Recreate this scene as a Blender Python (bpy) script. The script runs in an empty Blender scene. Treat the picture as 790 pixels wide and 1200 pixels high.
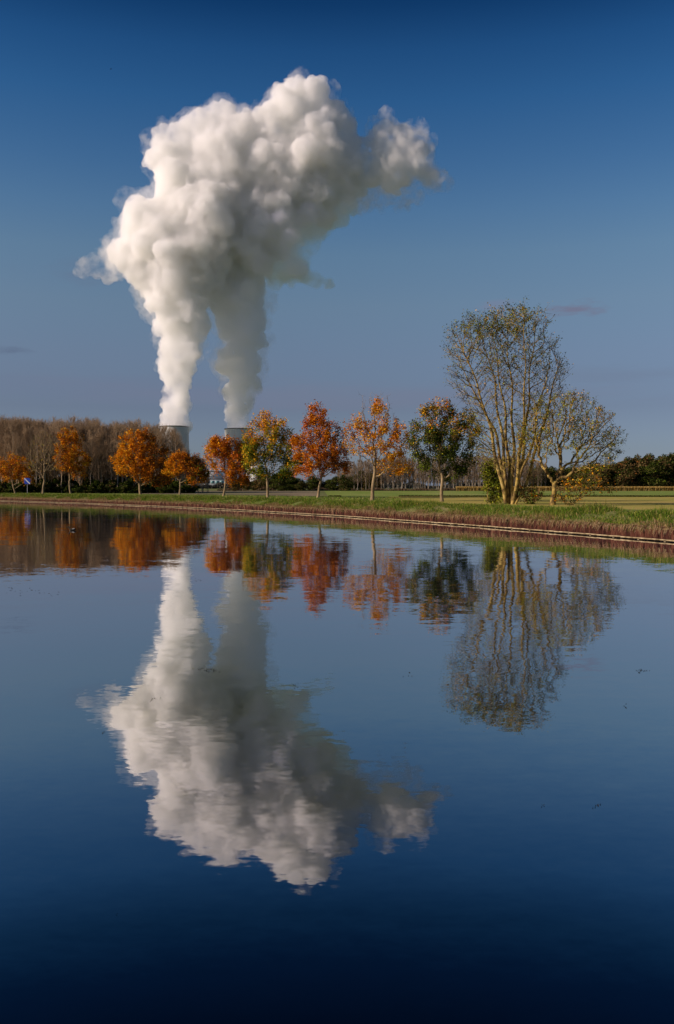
import bpy, math, random
import numpy as np
from mathutils import Vector, noise as mnoise

sc = bpy.context.scene
COL = sc.collection
PITCH = math.radians(1.632)
F = 1000.0          # focal length in pixels of the 790 x 1200 photograph
CAMZ = 3.0
GZ = 1.4            # level of the meadow above the water

# ------------------------------------------------------------------ helpers
def W(px, py, d):
    """point at distance d (along +Y) in the direction of a photograph pixel"""
    x = (px-395.0)/F; u = (600.0-py)/F
    c, s = math.cos(PITCH), math.sin(PITCH)
    y = c + s*u; z = -s + c*u
    return np.array([x/y*d, d, CAMZ + z/y*d])

def link(o, parent=None):
    COL.objects.link(o)
    if parent is not None: o.parent = parent
    return o

def mesh_np(name, V, Fc, mat=None, parent=None, smooth=False, col=None, loc=None):
    """V (n,3) ; Fc (m,k) with constant k"""
    V = np.asarray(V, dtype=np.float32); Fc = np.asarray(Fc, dtype=np.int32)
    me = bpy.data.meshes.new(name)
    n, (m, k) = len(V), Fc.shape
    me.vertices.add(n); me.vertices.foreach_set('co', V.ravel())
    me.loops.add(m*k); me.loops.foreach_set('vertex_index', Fc.ravel())
    me.polygons.add(m)
    me.polygons.foreach_set('loop_start', np.arange(0, m*k, k, dtype=np.int32))
    me.polygons.foreach_set('loop_total', np.full(m, k, dtype=np.int32))
    if smooth: me.polygons.foreach_set('use_smooth', np.ones(m, dtype=bool))
    me.update(calc_edges=True); me.validate()
    if col is not None:
        a = me.color_attributes.new('Col', 'FLOAT_COLOR', 'POINT')
        c4 = np.ones((n, 4), dtype=np.float32); c4[:, :3] = col
        a.data.foreach_set('color', c4.ravel())
    if mat: me.materials.append(mat)
    o = bpy.data.objects.new(name, me)
    if loc is not None: o.location = loc
    return link(o, parent)

def empty(name, loc, label=None, cat=None, group=None, rz=0):
    o = bpy.data.objects.new(name, None); o.location = tuple(loc); o.rotation_euler = (0, 0, rz)
    o.empty_display_size = .5
    COL.objects.link(o)
    return tag(o, label, cat, group)

def tag(o, label=None, cat=None, group=None, kind=None):
    if label: o['label'] = label
    if cat: o['category'] = cat
    if group: o['group'] = group
    if kind: o['kind'] = kind
    return o

class MB:
    """collects boxes / prisms of quads"""
    def __init__(s): s.v = []; s.f = []
    def box(s, x0, x1, y0, y1, z0, z1):
        b = len(s.v)
        s.v += [(x0,y0,z0),(x1,y0,z0),(x1,y1,z0),(x0,y1,z0),(x0,y0,z1),(x1,y0,z1),(x1,y1,z1),(x0,y1,z1)]
        s.f += [tuple(b+i for i in q) for q in ((3,2,1,0),(4,5,6,7),(0,1,5,4),(1,2,6,5),(2,3,7,6),(3,0,4,7))]
        return s
    def build(s, name, mat, parent=None, **k): return mesh_np(name, s.v, s.f, mat, parent, **k)

# ---------------------------------------------------------------- materials
def new_mat(name):
    m = bpy.data.materials.new(name); m.use_nodes = True
    nt = m.node_tree
    return m, nt, nt.nodes, nt.links, nt.nodes['Principled BSDF']

def nz(N, L, scale, detail=4, vec=None, rough=.55):
    t = N.new('ShaderNodeTexNoise'); t.inputs['Scale'].default_value = scale
    t.inputs['Detail'].default_value = detail; t.inputs['Roughness'].default_value = rough
    if vec is not None: L.new(vec, t.inputs['Vector'])
    return t
def ramp(N, L, fac, stops):
    r = N.new('ShaderNodeValToRGB'); e = r.color_ramp.elements
    while len(e) < len(stops): e.new(.5)
    for el, (p, c) in zip(e, stops): el.position = p; el.color = (*c, 1)
    L.new(fac, r.inputs[0]); return r
def math_n(N, L, op, a, b=None, clamp=False):
    m = N.new('ShaderNodeMath'); m.operation = op; m.use_clamp = clamp
    for i, q in enumerate((a, b)):
        if q is None: continue
        if isinstance(q, (int, float)): m.inputs[i].default_value = q
        else: L.new(q, m.inputs[i])
    return m.outputs[0]

def noise_mat(name, stops, scale=1., detail=5, rough=.9, vscale=(1,1,1), bump=0, bscale=None, spec=.2):
    m, nt, N, L, P = new_mat(name)
    tc = N.new('ShaderNodeTexCoord'); mp = N.new('ShaderNodeMapping'); mp.inputs['Scale'].default_value = vscale
    L.new(tc.outputs['Object'], mp.inputs[0])
    t = nz(N, L, scale, detail, mp.outputs[0])
    r = ramp(N, L, t.outputs[0], stops)
    L.new(r.outputs[0], P.inputs['Base Color'])
    P.inputs['Roughness'].default_value = rough; P.inputs['Specular IOR Level'].default_value = spec
    if bump:
        b = N.new('ShaderNodeBump'); b.inputs['Distance'].default_value = bump; b.inputs['Strength'].default_value = 1
        t2 = nz(N, L, bscale or scale*4, 4, mp.outputs[0]); L.new(t2.outputs[0], b.inputs['Height']); L.new(b.outputs[0], P.inputs['Normal'])
    return m

def leaf_mat(name, trans=.35, gain=1.0):
    m, nt, N, L, P = new_mat(name)
    N.remove(P)
    a = N.new('ShaderNodeAttribute'); a.attribute_name = 'Col'
    d = N.new('ShaderNodeBsdfDiffuse'); t = N.new('ShaderNodeBsdfTranslucent'); mx = N.new('ShaderNodeMixShader')
    mx.inputs[0].default_value = trans
    L.new(a.outputs[0], d.inputs[0]); L.new(a.outputs[0], t.inputs[0])
    L.new(d.outputs[0], mx.inputs[1]); L.new(t.outputs[0], mx.inputs[2]); L.new(mx.outputs[0], N['Material Output'].inputs[0])
    return m

M = {}
M['leaf'] = leaf_mat('autumn_leaf', .24)
M['blade'] = leaf_mat('grass_blade', .3)
M['bark'] = noise_mat('pale_bark', [(.3,(.12,.085,.045)),(.55,(.32,.235,.13)),(.75,(.45,.35,.2))], 3, 5, vscale=(1,1,.3), bump=.03, bscale=9)
M['lichen'] = noise_mat('lichen_bark', [(.36,(.05,.032,.015)),(.47,(.18,.12,.04)),(.6,(.40,.285,.08)),(.8,(.46,.38,.19))], 1.6, 6, bump=.03, bscale=8)
M['woodbark'] = noise_mat('grey_wood_bark', [(.3,(.16,.12,.08)),(.55,(.38,.30,.20)),(.8,(.55,.46,.33))], .4, 4)
M['woodtwig'] = noise_mat('brown_twig', [(.3,(.20,.135,.08)),(.7,(.42,.30,.18))], .15, 3)
M['fartwig'] = noise_mat('plantation_twig', [(.3,(.20,.14,.085)),(.7,(.35,.255,.16))], .15, 3)  # slightly duller brown for the far poplars

# ------------------------------------------------------------------- the bank
BD = np.array([-60,-30,5,25,38,47,53,66,74,89.5,109,128,162,194,250,330,600,1500,6000.])
BX = np.array([42,37,31,26,21.6,18.6,16.2,10.9,7.4,.3,-10.4,-22.4,-48,-76.5,-130,-215,-560,-1900,-9500.])
_d = np.arange(-60, 420, .5)
_x = np.interp(_d, BD, BX)
_k = np.exp(-np.linspace(-2,2,33)**2); _k /= _k.sum()
_x = np.convolve(np.pad(_x, 16, mode='reflect', reflect_type='odd'), _k, 'valid')
_s = np.concatenate([[0], np.cumsum(np.hypot(np.diff(_d), np.diff(_x)))])   # arc length
SMAX = _s[-1]
def bank(s):
    """positions on the waterline and inland unit normals for arc lengths s"""
    s = np.asarray(s, float)
    x = np.interp(s, _s, _x); y = np.interp(s, _s, _d)
    x2 = np.interp(s+1, _s, _x); y2 = np.interp(s+1, _s, _d); x1 = np.interp(s-1, _s, _x); y1 = np.interp(s-1, _s, _d)
    tx, ty = x2-x1, y2-y1; l = np.hypot(tx, ty); tx, ty = tx/l, ty/l
    return np.stack([x, y], -1), np.stack([ty, -tx], -1), np.stack([tx, ty], -1)
def s_of_d(d): return float(np.interp(d, _d, _s))
def bank_off(x, y):
    """rough inland distance of points from the waterline"""
    xb = np.interp(y, _d, _x); sl = np.gradient(_x, _d); m = np.interp(y, _d, sl)
    return (x-xb)/np.sqrt(1+m*m)

PROF = [(.32,.2),(.34,.64),(.6,.78),(1.0,.98),(1.5,1.22),(2.2,1.38),(3.5,1.4),(6,1.42),(12,1.4),(25,1.4),(60,1.4),(140,1.4),(400,1.4),(1200,1.4),(4000,1.4),(9000,1.4)]
ss = np.concatenate([np.arange(0, s_of_d(260), 1.2), np.arange(s_of_d(260), SMAX, 8)])
P0, N0, T0 = bank(ss)
# a far tail so that the sheet reaches the horizon on the left
tail = np.array([[-560,600],[-1900,1500],[-9500,6000.]])
P0 = np.vstack([P0, tail]); tn = np.array([.53,.85]); N0 = np.vstack([N0, [tn, tn, tn]])
rng = np.random.default_rng(5)
rows = []
for o, z in PROF:
    jz = .0 if o < .5 or o > 5 else .05
    r_ = np.column_stack([P0+N0*o, np.full(len(P0), z) + jz*rng.standard_normal(len(P0))])
    rows.append(r_)
V = np.vstack(rows); n = len(P0); fa = []
for j in range(len(PROF)-1):
    a = np.arange(n-1)+j*n
    fa.append(np.column_stack([a, a+n, a+n+1, a+1]))
def ground_mat():
    m, nt, N, L, P = new_mat('meadow_ground')
    tc = N.new('ShaderNodeTexCoord')
    t = nz(N, L, .35, 6, tc.outputs['Object']); t2 = nz(N, L, .02, 4, tc.outputs['Object'])
    r = ramp(N, L, t.outputs[0], [(.3,(.08,.11,.03)),(.5,(.13,.18,.04)),(.7,(.26,.23,.09))])
    r2 = ramp(N, L, t2.outputs[0], [(.42,(.12,.17,.04)),(.5,(.19,.18,.08)),(.62,(.22,.17,.10))])
    mx = N.new('ShaderNodeMixRGB'); mx.inputs[0].default_value = .55
    L.new(r.outputs[0], mx.inputs[1]); L.new(r2.outputs[0], mx.inputs[2]); L.new(mx.outputs[0], P.inputs['Base Color'])
    P.inputs['Roughness'].default_value = 1; P.inputs['Specular IOR Level'].default_value = .05
    return m
g = mesh_np('ground', V, np.vstack(fa), ground_mat(), smooth=True); tag(g, kind='structure')

# --------------------------------------------------------------------- fields
def sheet(name, pts, z, stops, scale, vs=(1,1,1)):
    me = bpy.data.meshes.new(name); me.from_pydata([(x, y, z) for x, y in pts], [], [tuple(range(len(pts)))])
    me.materials.append(noise_mat(name+'_soil', stops, scale, 5, 1, vs, spec=.05))
    return tag(link(bpy.data.objects.new(name, me)), kind='structure')
def fx(px, d): return (px-395)/F*d
sheet('stubble_field', [(fx(430,150),86),(fx(700,66),60),(60,50),(120,60),(fx(1300,146),146),(fx(455,150),150)], GZ+.012,
      [(.3,(.33,.31,.06)),(.5,(.39,.34,.08)),(.7,(.47,.36,.11))], .15, (1,.4,1))
sheet('green_field', [(fx(385,152),152),(fx(1300,152),152),(fx(1300,420),420),(fx(380,420),420)], GZ+.008,
      [(.3,(.15,.21,.04)),(.5,(.21,.28,.055)),(.7,(.32,.33,.11))], .05, (1,.3,1))
sheet('ploughed_field', [(fx(150,200),215),(fx(372,160),160),(fx(372,420),420),(fx(150,420),420)], GZ+.004,
      [(.3,(.20,.17,.10)),(.5,(.28,.22,.14)),(.7,(.18,.22,.07))], .04, (1,.3,1))

# ---------------------------------------------------------------------- water
def water_mat():
    m, nt, N, L, P = new_mat('canal_water'); N.remove(P)
    geo = N.new('ShaderNodeNewGeometry')
    def slope(scale, vs, detail, off):
        mp = N.new('ShaderNodeMapping'); mp.inputs['Scale'].default_value = vs; mp.inputs['Location'].default_value = (off, off*2, 0)
        mp.inputs['Rotation'].default_value = (0, 0, math.radians(-7))
        L.new(geo.outputs['Position'], mp.inputs[0])
        t = nz(N, L, scale, detail, mp.outputs[0], .6)
        s = N.new('ShaderNodeVectorMath'); s.operation = 'SUBTRACT'; s.inputs[1].default_value = (.5,.5,.5)
        L.new(t.outputs['Color'], s.inputs[0]); return s.outputs[0]
    def scl(v, f):
        s = N.new('ShaderNodeVectorMath'); s.operation = 'MULTIPLY'; L.new(v, s.inputs[0])
        if isinstance(f, tuple): s.inputs[1].default_value = f
        else: L.new(f, s.inputs[1])
        return s.outputs[0]
    a = scl(slope(.55, (.35,1,1), 3, 0), WAVE_A)
    b = scl(slope(3.6, (.45,1,1), 3, 7), WAVE_B)
    c_ = scl(slope(11., (.5,1,1), 2, 3), (.018,.018,0))
    # wind patches where the small ripples are stronger
    pt = nz(N, L, .035, 3, geo.outputs['Position']); pr = ramp(N, L, pt.outputs[0], [(.40,(.30,)*3),(.62,(1.7,)*3)])
    b = scl(b, pr.outputs[0])
    ab = N.new('ShaderNodeVectorMath'); ab.operation = 'ADD'; L.new(b, ab.inputs[0]); L.new(c_, ab.inputs[1]); b = ab.outputs[0]
    ad = N.new('ShaderNodeVectorMath'); ad.operation = 'ADD'; L.new(a, ad.inputs[0]); L.new(b, ad.inputs[1])
    ad2 = N.new('ShaderNodeVectorMath'); ad2.operation = 'ADD'; L.new(ad.outputs[0], ad2.inputs[0]); ad2.inputs[1].default_value = (0,0,1)
    no = N.new('ShaderNodeVectorMath'); no.operation = 'NORMALIZE'; L.new(ad2.outputs[0], no.inputs[0])
    # sine of the viewing elevation
    dt = N.new('ShaderNodeVectorMath'); dt.operation = 'DOT_PRODUCT'
    L.new(geo.outputs['Incoming'], dt.inputs[0]); dt.inputs[1].default_value = (0,0,1)
    fr = N.new('ShaderNodeValToRGB'); e = fr.color_ramp.elements
    while len(e) < len(FRES): e.new(.5)
    for el, (p, v) in zip(e, FRES): el.position = p; el.color = (*([v]*3 if not isinstance(v, tuple) else v), 1)
    L.new(dt.outputs['Value'], fr.inputs[0])
    gl = N.new('ShaderNodeBsdfGlossy'); gl.inputs['Roughness'].default_value = .015
    L.new(fr.outputs[0], gl.inputs[0]); L.new(no.outputs[0], gl.inputs['Normal'])
    df = N.new('ShaderNodeBsdfDiffuse'); df.inputs[0].default_value = (.0006,.0022,.005,1)
    sh = N.new('ShaderNodeAddShader'); L.new(gl.outputs[0], sh.inputs[0]); L.new(df.outputs[0], sh.inputs[1])
    L.new(sh.outputs[0], N['Material Output'].inputs[0])
    return m
STEP = .13
WAVE_A = (.022,.022,0); WAVE_B = (.033,.033,0)
FRES = [(0,.97),(.06,.92),(.10,.84),(.13,.76),(.18,(.66,.67,.68)),(.27,(.57,.57,.57)),(.33,(.46,.46,.47)),(.40,(.36,.36,.37)),(.45,(.19,.21,.215)),(.5,(.10,.125,.15)),(.56,(.02,.035,.055)),(1,.01)]
wv = [(-9000,-300,0),(9000,-300,0),(9000,7000,0),(-9000,7000,0)]
w = mesh_np('water', wv, [(0,1,2,3)], water_mat()); tag(w, kind='structure')

# ----------------------------------------------------- sheet piling and edging
s0, s1 = s_of_d(8), s_of_d(300)
per = .42
k = np.arange(int((s1-s0)/per))
base = s0 + k*per
sp = np.column_stack([base, base+.15, base+.21, base+.36]).ravel()
dv = np.tile([.0,.0,.15,.15], len(k))
Pb, Nb, Tb = bank(sp)
pxy = Pb + Nb*(dv[:, None]+.02)
rngp = np.random.default_rng(3)
top = .66 + .04*np.sin(sp*.21) + np.repeat(rngp.normal(0, .018, len(k)), 4)
V = np.vstack([np.column_stack([pxy, np.full(len(sp), -.6)]), np.column_stack([pxy, top])])
a = np.arange(len(sp)-1); Fc = np.column_stack([a, a+1, a+1+len(sp), a+len(sp)])
def rust_mat():
    m, nt, N, L, P = new_mat('rusty_steel')
    tc = N.new('ShaderNodeTexCoord'); mp = N.new('ShaderNodeMapping'); mp.inputs['Scale'].default_value = (1,1,.22)
    L.new(tc.outputs['Object'], mp.inputs[0])
    t = nz(N, L, 2.2, 7, mp.outputs[0], .65)
    r = ramp(N, L, t.outputs[0], [(.34,(.014,.006,.005)),(.48,(.05,.018,.013)),(.6,(.10,.038,.024)),(.74,(.22,.13,.08))])
    L.new(r.outputs[0], P.inputs['Base Color']); P.inputs['Roughness'].default_value = .9; P.inputs['Specular IOR Level'].default_value = .1
    return m
wall = empty('sheet_pile_wall', (Pb[0][0], Pb[0][1], 0), 'rusty corrugated sheet pile wall along the far canal bank with pale edging', 'canal wall')
def rel(V, o): return np.asarray(V) - np.array(o.location)
mesh_np('piling', rel(V, wall), Fc, rust_mat(), wall)
# dark berm board behind the edging and the pale concrete blocks
bl = .54; kk = np.arange(int((s1-s0)/bl)); ba = s0 + kk*bl
v = []; f = []
def strip(sa, sb, oa, ob, za, zb):
    A, NA, _ = bank(sa); B, NB, _ = bank(sb); n = len(A)
    q = [A+NA*oa, B+NB*oa, B+NB*ob, A+NA*ob]
    rngq = rng.normal(0,1,1)
    VV = np.stack([np.column_stack([p, np.broadcast_to(z, (n,))]) for z in (za, zb) for p in q], 1)   # n,8,3
    b = (np.arange(n)*8)[:, None, None]
    FF = b + np.array([(3,2,1,0),(4,5,6,7),(0,1,5,4),(1,2,6,5),(2,3,7,6),(3,0,4,7)])[None]
    return VV.reshape(-1,3), FF.reshape(-1,4)
jit = rngp.normal(0, .012, len(kk))
V1, F1 = strip(ba+.025, ba+bl-.025, -.24+jit, -.06+jit, .135+jit*.6, .235+jit*.6) if False else strip(ba+.02, ba+bl-.02, -.26, -.05, .06+jit*.5, .125+jit*.5)
concrete = noise_mat('pale_concrete', [(.3,(.18,.13,.07)),(.5,(.40,.31,.18)),(.8,(.56,.46,.30))], 1.3, 5, .9)
mesh_np('edging_block_row', rel(V1, wall), F1, concrete, wall)
V1, F1 = strip(ba[::3], ba[::3]+bl*3, -.10, -.02, -.3, .10)
mesh_np('footing', rel(V1, wall), F1, noise_mat('wet_timber', [(.3,(.02,.014,.01)),(.7,(.06,.04,.025))], 2), wall)
V1, F1 = strip(ba[::4]+.05, ba[::4]+.17, -.22, -.11, -.4, .03)
mesh_np('post_row', rel(V1, wall), F1, noise_mat('old_timber', [(.3,(.1,.08,.05)),(.7,(.3,.24,.15))], 3), wall)

# ---------------------------------------------------------------------- grass
def blades(name, P, h, wd, lean, C, droop=0):
    """P base points (n,3), blades = bent double triangles facing randomly"""
    n = len(P); r = np.random.default_rng(hash(name) % 1000 if False else len(name))
    az = r.uniform(0, 2*np.pi, n); side = np.column_stack([np.cos(az), np.sin(az), np.zeros(n)])*(wd/2)[:, None]
    la = r.uniform(0, 2*np.pi, n); ld = np.column_stack([np.cos(la), np.sin(la), np.zeros(n)])
    l1 = ld*(lean*h*.3)[:, None]; l2 = ld*(lean*h)[:, None]
    up = np.array([0,0,1.])
    mid = P + l1 + up*(h*.6)[:, None]; tip = P + l2 + up*(h*(1-.3*lean))[:, None]
    V = np.stack([P-side, P+side, mid+side*.7, mid-side*.7, tip], 1).reshape(-1,3)
    b = (np.arange(n)*5)[:, None]
    F3 = np.vstack([b+np.array([0,1,2]), b+np.array([0,2,3]), b+np.array([3,2,4])])
    return mesh_np(name, V, F3, M['blade'], col=np.repeat(C, 5, 0))
def vnoise(x, y, s, seed=0):
    r = np.random.default_rng(seed); out = 0
    for i in range(5):
        a = r.uniform(0, 2*np.pi); k = s*r.uniform(.6,1.8); out = out + np.sin((x*np.cos(a)+y*np.sin(a))*k + r.uniform(0,6))
    return out/2.5
r = np.random.default_rng(11)
def gpal(n, pal, wts, r):
    i = r.choice(len(pal), n, p=np.array(wts)/sum(wts)); return np.array(pal)[i]*r.uniform(.55,1.3,(n,1))
n = 150000
dd = 44 + (230-44)*r.random(n)**1.25
s_ = np.interp(dd, _d, _s); o = .36 + 3.4*r.random(n)**1.25
p, nn, tt = bank(s_); xy = p+nn*o[:, None]
z = np.interp(o, [q[0] for q in PROF], [q[1] for q in PROF]) - .03
nz_ = vnoise(xy[:,0], xy[:,1], 1.1, 2)
h = (.25+.15*nz_).clip(.10,.7)*r.uniform(.6,1.5,n)
h = np.where(r.random(n) < .03, h*1.7, h)
C = gpal(n, [(.12,.21,.022),(.18,.28,.028),(.07,.13,.018),(.34,.30,.06),(.46,.36,.15)], [4,3,4.5,2.2,1.6], r)
dry = (o < .74 + .35*vnoise(xy[:,0], xy[:,1], .8, 9)) & (r.random(n) < .62)
C[dry] = gpal(dry.sum(), [(.44,.30,.15),(.30,.18,.09),(.20,.10,.06),(.5,.38,.22)], [3,3,2,1], r)
gb = blades('bank_grass', np.column_stack([xy, z]), h, r.uniform(.02,.045,n)*(dd/90).clip(.8,1.6), r.uniform(.1,.8,n), C)
tag(gb, 'long green and straw coloured grass along the top of the canal bank', 'grass', kind='stuff')
# straw hanging over and standing in front of the rusty piling
n = 46000
dd = 44 + (215-44)*r.random(n)**1.1
s_ = np.interp(dd, _d, _s); msk = vnoise(dd*1.7, dd*.6, 2.9, 4) + r.normal(0,.8,n) > .1
s_ = s_[msk]; dd = dd[msk]; n = len(s_)
p, nn, tt = bank(s_); o = r.uniform(.30,.62,n); xy = p+nn*o[:, None]
hl = r.uniform(.12,.5,n)*(.6+.5*r.random(n))
az = r.uniform(-.35,.35,n)
P1 = np.column_stack([xy, r.uniform(.62,.84,n)]); out = -nn*(r.uniform(.28,.5,n))[:, None] + tt*(az*hl)[:, None]*1.2
mid = P1 + np.column_stack([out*.75, .06*np.ones(n)-hl*.25]); tip = P1 + np.column_stack([out, -hl])
sd = np.column_stack([tt, np.zeros(n)])*(r.uniform(.010,.022,n)*(dd/80).clip(.8,1.6))[:, None]
V = np.stack([P1-sd, P1+sd, mid+sd*.8, mid-sd*.8, tip], 1).reshape(-1,3); b = (np.arange(n)*5)[:, None]
F3 = np.vstack([b+np.array([0,1,2]), b+np.array([0,2,3]), b+np.array([3,2,4])])
C = gpal(n, [(.44,.31,.17),(.33,.2,.11),(.22,.11,.07),(.5,.4,.25),(.14,.17,.03)], [3,3,2,1.5,1.5], r)
dg = mesh_np('dry_grass', V, F3, M['blade'], col=np.repeat(C,5,0)); tag(dg, 'straw coloured dead grass hanging over the rusty sheet piling', 'dry grass', kind='stuff')
# shorter sward around and behind the tree row
n = 60000
dd = 60 + 190*r.random(n); s_ = np.interp(dd, _d, _s); o = 3 + 26*r.random(n)**1.3
p, nn, tt = bank(s_); xy = p+nn*o[:, None]
keep = ~((xy[:,0] > (470-395)/1000*xy[:,1]) & (o > 7)); xy = xy[keep]; dd = dd[keep]; n = len(xy)
C = gpal(n, [(.14,.24,.03),(.2,.30,.04),(.3,.27,.1),(.42,.34,.16)], [4,3,2,1], r)
mg = blades('meadow_grass', np.column_stack([xy, np.full(n, GZ-.02)]), r.uniform(.1,.3,n), r.uniform(.04,.09,n), r.uniform(.1,.9,n), C)
tag(mg, 'short green sward around the feet of the tree row', 'grass', kind='stuff')
# dark rough strip between stubble and green field
n = 16000
px = r.uniform(385,900,n); y = 149 + r.normal(0,.8,n) + 1.5*np.sin(px*.03)
keep = vnoise(px*.06, px*.01, 1.5, 8) + (px-560)/120 > -.5; px = px[keep]; y = y[keep]; n = len(px)
C = gpal(n, [(.04,.05,.015),(.07,.08,.02),(.12,.08,.04)], [3,3,1], r)
rg = blades('rough_grass', np.column_stack([(px-395)/F*y, y, np.full(n,GZ-.02)]), r.uniform(.12,.42,n), r.uniform(.05,.12,n), r.uniform(.1,.6,n), C)
tag(rg, 'dark rough grass strip between stubble field and green field', 'rough grass', kind='stuff')
# field of dry corn in front of the right hand wood
n = 60000
px = r.uniform(535,900,n); y = 425 + 32*r.random(n)**1.6
C = gpal(n, [(.50,.34,.10),(.42,.26,.07),(.56,.42,.17),(.2,.15,.06)], [3,3,2,1], r)
cn = blades('dry_corn', np.column_stack([(px-395)/F*y, y, np.full(n,GZ)]), r.uniform(1.7,2.6,n), r.uniform(.15,.35,n), r.uniform(.05,.5,n), C)
tag(cn, 'field of dry yellow corn in front of the dark right hand wood', 'corn', kind='stuff')

# ------------------------------------------------------------- tree machinery
def tubes(A, B, ra, rb, sides):
    n = len(A); D = B-A; L_ = np.linalg.norm(D, axis=1, keepdims=True)+1e-9; D = D/L_
    ref = np.where(np.abs(D[:, 2:3]) > .9, np.array([[1.,0,0]]), np.array([[0,0,1.]]))
    U = np.cross(D, ref); U /= np.linalg.norm(U, axis=1, keepdims=True); Vv = np.cross(D, U)
    th = np.arange(sides)/sides*2*np.pi
    ring = U[:, None]*np.cos(th)[None,:,None] + Vv[:, None]*np.sin(th)[None,:,None]
    V = np.concatenate([A[:, None]+ring*ra[:, None, None], (B+D*0)[:, None]+ring*rb[:, None, None]], 1).reshape(-1,3)
    i = np.arange(sides); j = (i+1) % sides
    q = np.column_stack([i, j, j+sides, i+sides])
    Fc = (np.arange(n)*2*sides)[:, None, None] + q[None]
    return V, Fc.reshape(-1,4)
def join(parts):
    V = []; Fs = []; b = 0
    for v, f in parts:
        if len(v) == 0: continue
        V.append(v); Fs.append(f+b); b += len(v)
    return np.vstack(V), np.vstack(Fs)

def colonize(r, chains, att, step, kill, up=.15, jit=.25, maxit=140):
    P = []; par = []
    for ch in chains:                       # each chain: list of points, first is a root
        for i, q in enumerate(ch):
            P.append(np.array(q, float)); par.append(-1 if i == 0 else len(P)-2)
    P = np.array(P); par = list(par); first = len(P)
    D = np.linalg.norm(att[:, None]-P[None], axis=2); D[:, :0] = 0
    # roots' lower trunk does not attract
    near = D.argmin(1); nd = D.min(1); kids = np.zeros(60000, int)
    for it in range(maxit):
        if len(att) == 0: break
        dv = att-P[near]; dv /= (np.linalg.norm(dv, axis=1, keepdims=True)+1e-9)
        acc = np.zeros_like(P); np.add.at(acc, near, dv)
        idx = np.unique(near); idx = idx[kids[idx] < 4]
        if len(idx) == 0: break
        dr = acc[idx]; dr /= (np.linalg.norm(dr, axis=1, keepdims=True)+1e-9)
        dr = dr + np.array([0,0,up]) + r.normal(0, jit, dr.shape); dr /= np.linalg.norm(dr, axis=1, keepdims=True)
        newP = P[idx]+dr*step; kids[idx] += 1
        b = len(P); P = np.vstack([P, newP]); par += list(idx)
        dn = np.linalg.norm(att[:, None]-newP[None], axis=2); m = dn.argmin(1); md = dn.min(1)
        bt = md < nd; near = np.where(bt, b+m, near); nd = np.minimum(nd, md)
        kp = nd > kill; att = att[kp]; near = near[kp]; nd = nd[kp]
        if len(P) > 20000: break
    return P, np.array(par)

def radii(P, par, base_r, tip_r, expo=2.3, taper=1.0):
    n = len(P); acc = np.zeros(n); big = np.full(n, -1); bigv = np.zeros(n)
    R = np.zeros(n)
    for i in range(n-1, -1, -1):
        R[i] = (acc[i] if acc[i] > 0 else 1.0)
        if par[i] >= 0:
            acc[par[i]] += R[i]
            if R[i] > bigv[par[i]]: bigv[par[i]] = R[i]; big[par[i]] = i
    R = R**(1/expo); m = R.max()
    R = tip_r + (base_r-tip_r)*(R-1)/(m-1+1e-9)
    zt = P[:,2]/P[:,2].max(); R = np.minimum(R, tip_r + base_r*(1-zt)**taper)
    return R, big

def skeleton_mesh(P, par, R, big, rr, dev=.75, thin_r=None, twigs=0, twig_len=.5, twig_r=.008):
    idx = np.where(par >= 0)[0]; p = par[idx]
    ra = np.where(big[p] == idx, R[p], np.minimum(R[idx]*1.25, R[p])); rb = R[idx]
    parts = []
    for lo, hi, sd in ((.12, 9, 10), (.04, .12, 6), (0, .04, 3)):
        s = (ra >= lo) & (ra < hi)
        if s.any():
            v, f = tubes(P[p[s]], P[idx[s]], ra[s], rb[s], sd); parts.append((v, f))
    tw = None
    if twigs:
        ends = np.where(R < np.quantile(R, .8))[0]; ends = ends[par[ends] >= 0]
        e = np.repeat(ends, twigs); d = P[e]-P[par[e]]; d /= np.linalg.norm(d, axis=1, keepdims=True)+1e-9
        d = d + rr.normal(0, dev, d.shape) + np.array([0,0,.35]); d /= np.linalg.norm(d, axis=1, keepdims=True)
        Ln = twig_len*rr.uniform(.4,1.3,(len(e),1)); B = P[e]+d*Ln
        v, f = tubes(P[e], B, np.full(len(e), twig_r), np.full(len(e), twig_r*.5), 3); parts.append((v, f)); tw = B
    V, Fc = join(parts); return V, Fc, tw

def ell_pts(r, ells, n, power=.5):
    """ells: (cx,cy,cz,rx,ry,rz,weight)"""
    w_ = np.array([e[6] for e in ells], float); c = r.choice(len(ells), n, p=w_/w_.sum()); E_ = np.array([e[:6] for e in ells])[c]
    u = r.normal(size=(n,3)); u /= np.linalg.norm(u, axis=1, keepdims=True); rad = r.random(n)**power
    return E_[:, :3] + u*rad[:, None]*E_[:, 3:6]

def leaves(name, P, size, C, parent, r, mat=None, flat=.5):
    n = len(P)
    a = r.normal(size=(n,3)); a[:, 2] *= flat; a /= np.linalg.norm(a, axis=1, keepdims=True)
    b = r.normal(size=(n,3)); b -= (b*a).sum(1, keepdims=True)*a; b /= np.linalg.norm(b, axis=1, keepdims=True)
    s = (size*r.uniform(.6,1.35,n))[:, None]
    V = np.stack([P-a*s*.55, P+b*s*.42-a*s*.05, P+a*s*.6, P-b*s*.42-a*s*.05], 1).reshape(-1,3)
    Fc = np.arange(n*4).reshape(n,4)
    return mesh_np(name, V, Fc, mat or M['leaf'], parent, col=np.repeat(C,4,0))

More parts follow.
